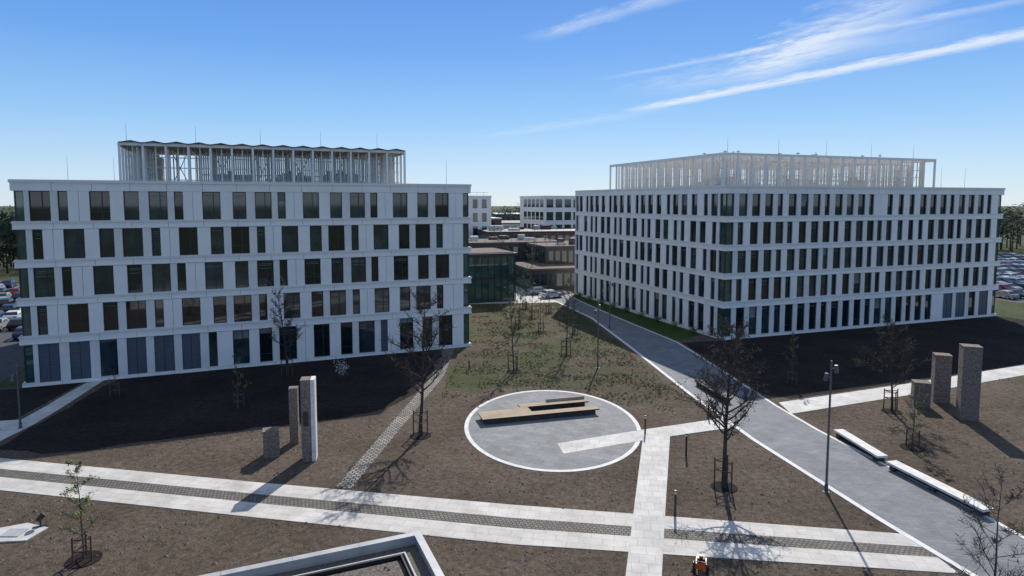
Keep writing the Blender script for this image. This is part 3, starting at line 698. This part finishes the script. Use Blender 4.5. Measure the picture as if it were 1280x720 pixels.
def lot(name,x0,y0,ang,nx,rows,sp=2.7,fill=.85,rs=8.5):
    c,s=math.cos(ang),math.sin(ang);Wd=nx*sp;De=rows*rs
    def w(u,v): return (x0+u*c-v*s,y0+u*s+v*c)
    sheet(name,[w(-3,-5),w(Wd+3,-5),w(Wd+3,De),w(-3,De)],.02,'asphalt')
    l=MB()
    for r_ in range(rows):
        for i in range(nx):
            u,v=i*sp,r_*rs
            p=[w(u-1.35,v-2.4),w(u-1.25,v-2.4),w(u-1.25,v+2.4),w(u-1.35,v+2.4)];l.poly([(a,b_,.026) for a,b_ in p],'curb')
            if R.random()<fill: x,y=w(u,v);car(x,y,ang+math.pi/2*(1 if R.random()<.5 else -1)+R.uniform(-.03,.03))
    l.obj('parking_lines')
lot('car_park',-92,70,GA,14,9,2.6,.92,7.6)
lot('car_park',90,116,GA*.6,34,10,2.6,.95,7.4)
car(7.2,116.5,.5,car_me[0]);car(5.2,121,.3,car_me[1])
sheet('access_road',[(-75,30),(-60,36),(-49,58),(-60,96),(-70,94),(-58,60),(-75,44)],.024,'asphalt')
sheet('access_road',[(76,84),(140,106),(139,112),(75,91)],.024,'concrete')

# ------------------------------------------------------------------ light, sky, camera
az=math.atan2(.235,.972);el=math.radians(37.4)
sd=Vector((math.sin(az)*math.cos(el),math.cos(az)*math.cos(el),math.sin(el)))
sl=bpy.data.lights.new('sun','SUN');sl.energy=5.0;sl.angle=math.radians(.5);sl.color=(1,.955,.89)
so=bpy.data.objects.new('sun',sl);scene.collection.objects.link(so);so.rotation_euler=(-sd).to_track_quat('-Z','Y').to_euler();so.location=(0,0,60)
w=bpy.data.worlds.new('World');scene.world=w;w.use_nodes=True;nt=w.node_tree
bg=nt.nodes['Background'];bg.inputs['Strength'].default_value=.10
sky=nn(nt,'ShaderNodeTexSky');sky.sky_type='NISHITA';sky.sun_disc=False;sky.sun_elevation=el;sky.sun_rotation=az
sky.air_density=1.0;sky.dust_density=.2;sky.ozone_density=3;sky.altitude=100
tc=nn(nt,'ShaderNodeTexCoord');sx=nn(nt,'ShaderNodeSeparateXYZ');nt.links.new(tc.outputs['Generated'],sx.inputs[0])
def mth(op,a,b=None,c=None,clamp=False):
    n=nn(nt,'ShaderNodeMath',operation=op);n.use_clamp=clamp
    for i,v in enumerate((a,b,c)):
        if v is None: continue
        if isinstance(v,(int,float)): n.inputs[i].default_value=v
        else: nt.links.new(v,n.inputs[i])
    return n.outputs[0]
ramp=nn(nt,'ShaderNodeValToRGB');nt.links.new(sx.outputs['Z'],ramp.inputs['Fac'])
stops=[(0,(.66,.80,.93)),(.045,(.52,.73,.96)),(.12,(.30,.58,.96)),(.22,(.145,.39,.90)),(.33,(.085,.285,.80)),(.47,(.22,.34,.60)),(.8,(.32,.40,.54))]  # upper stops lightened and greyed, out of view, to fill shaded facades
cr=ramp.color_ramp
cr.elements[0].position=stops[0][0];cr.elements[0].color=(*stops[0][1],1);cr.elements[1].position=stops[-1][0];cr.elements[1].color=(*stops[-1][1],1)
for p_,c_ in stops[1:-1]:
    e_=cr.elements.new(p_);e_.color=(*c_,1)
sc_=nn(nt,'ShaderNodeMix',data_type='RGBA',blend_type='MULTIPLY');sc_.inputs['Factor'].default_value=1;nt.links.new(ramp.outputs['Color'],sc_.inputs['A']);sc_.inputs['B'].default_value=(10,10,10,1)
sky_mix=nn(nt,'ShaderNodeMix',data_type='RGBA');sky_mix.inputs['Factor'].default_value=.82;nt.links.new(sky.outputs[0],sky_mix.inputs['A']);nt.links.new(sc_.outputs['Result'],sky_mix.inputs['B'])
zz=mth('MAXIMUM',sx.outputs['Z'],.02);PX=mth('DIVIDE',sx.outputs['X'],zz);PY=mth('DIVIDE',sx.outputs['Y'],zz)
cmb=nn(nt,'ShaderNodeCombineXYZ');nt.links.new(PX,cmb.inputs[0]);nt.links.new(PY,cmb.inputs[1])
mr1=nn(nt,'ShaderNodeMapping');mr1.inputs['Rotation'].default_value=(0,0,math.radians(62));nt.links.new(cmb.outputs[0],mr1.inputs['Vector'])
mr2=nn(nt,'ShaderNodeMapping');mr2.inputs['Scale'].default_value=(.5,1.1,1);nt.links.new(mr1.outputs['Vector'],mr2.inputs['Vector'])
def noise(sc,det,rough=.6,src=None):
    n=nn(nt,'ShaderNodeTexNoise');n.inputs['Scale'].default_value=sc;n.inputs['Detail'].default_value=det;n.inputs['Roughness'].default_value=rough
    nt.links.new(src or cmb.outputs[0],n.inputs['Vector']);return n.outputs['Fac']
wob=mth('SUBTRACT',noise(1.6,3),.5);fine=noise(6,5,.75,mr2.outputs['Vector'])
def line(A,B,wd,st,wamp,soft=.25):
    A=Vector(A);B=Vector(B);d=B-A;L=d.length;d/=L;n=Vector((-d.y,d.x))
    rx=mth('SUBTRACT',PX,A.x);ry=mth('SUBTRACT',PY,A.y)
    t=mth('DIVIDE',mth('ADD',mth('MULTIPLY',rx,d.x),mth('MULTIPLY',ry,d.y)),L)
    q=mth('ADD',mth('MULTIPLY',rx,n.x),mth('MULTIPLY',ry,n.y))
    q=mth('ADD',q,mth('MULTIPLY',wob,wamp));q=mth('ADD',q,mth('MULTIPLY',mth('SUBTRACT',fine,.5),wd*2.2))
    k=mth('SUBTRACT',1,mth('DIVIDE',mth('ABSOLUTE',q),wd),clamp=True)
    e1=mth('DIVIDE',t,soft,clamp=True);e2=mth('DIVIDE',mth('SUBTRACT',1,t),soft,clamp=True)
    k=mth('MULTIPLY',mth('MULTIPLY',k,e1),e2)
    return mth('MULTIPLY',k,st)
parts=[line((1.25,7.3),(3.6,2.95),.20,1.35,.10,.14),line((.646,5.44),(2.9,2.9),.11,.5,.1),line((1.98,5.6),(1.86,2.7),.34,.8,.5,.3),
 line((.1,4.1),(.95,3.0),.13,.5,.15),line((-.6,10.4),(1.8,6.8),.35,.30,.4),line((1.2,6.2),(2.6,3.4),.5,.4,.5)]
tot=parts[0]
for p_ in parts[1:]: tot=mth('ADD',tot,p_)
tot=mth('MULTIPLY',tot,mth('ADD',mth('MULTIPLY',fine,2.2),-.30),clamp=True)
cl=mth('MULTIPLY',tot,.80)
mx=nn(nt,'ShaderNodeMix',data_type='RGBA');nt.links.new(cl,mx.inputs['Factor']);nt.links.new(sky_mix.outputs['Result'],mx.inputs['A']);mx.inputs['B'].default_value=(8.4,9.0,9.8,1)
nt.links.new(mx.outputs['Result'],bg.inputs['Color'])
cam=bpy.data.cameras.new('camera');co=bpy.data.objects.new('camera',cam);scene.collection.objects.link(co);scene.camera=co
cam.sensor_width=36;cam.lens=22.5;cam.shift_y=-42.2/1280;cam.clip_end=6000;cam.clip_start=.1
co.location=(0,0,17.6);co.rotation_euler=(math.radians(90-4.7),0,0)
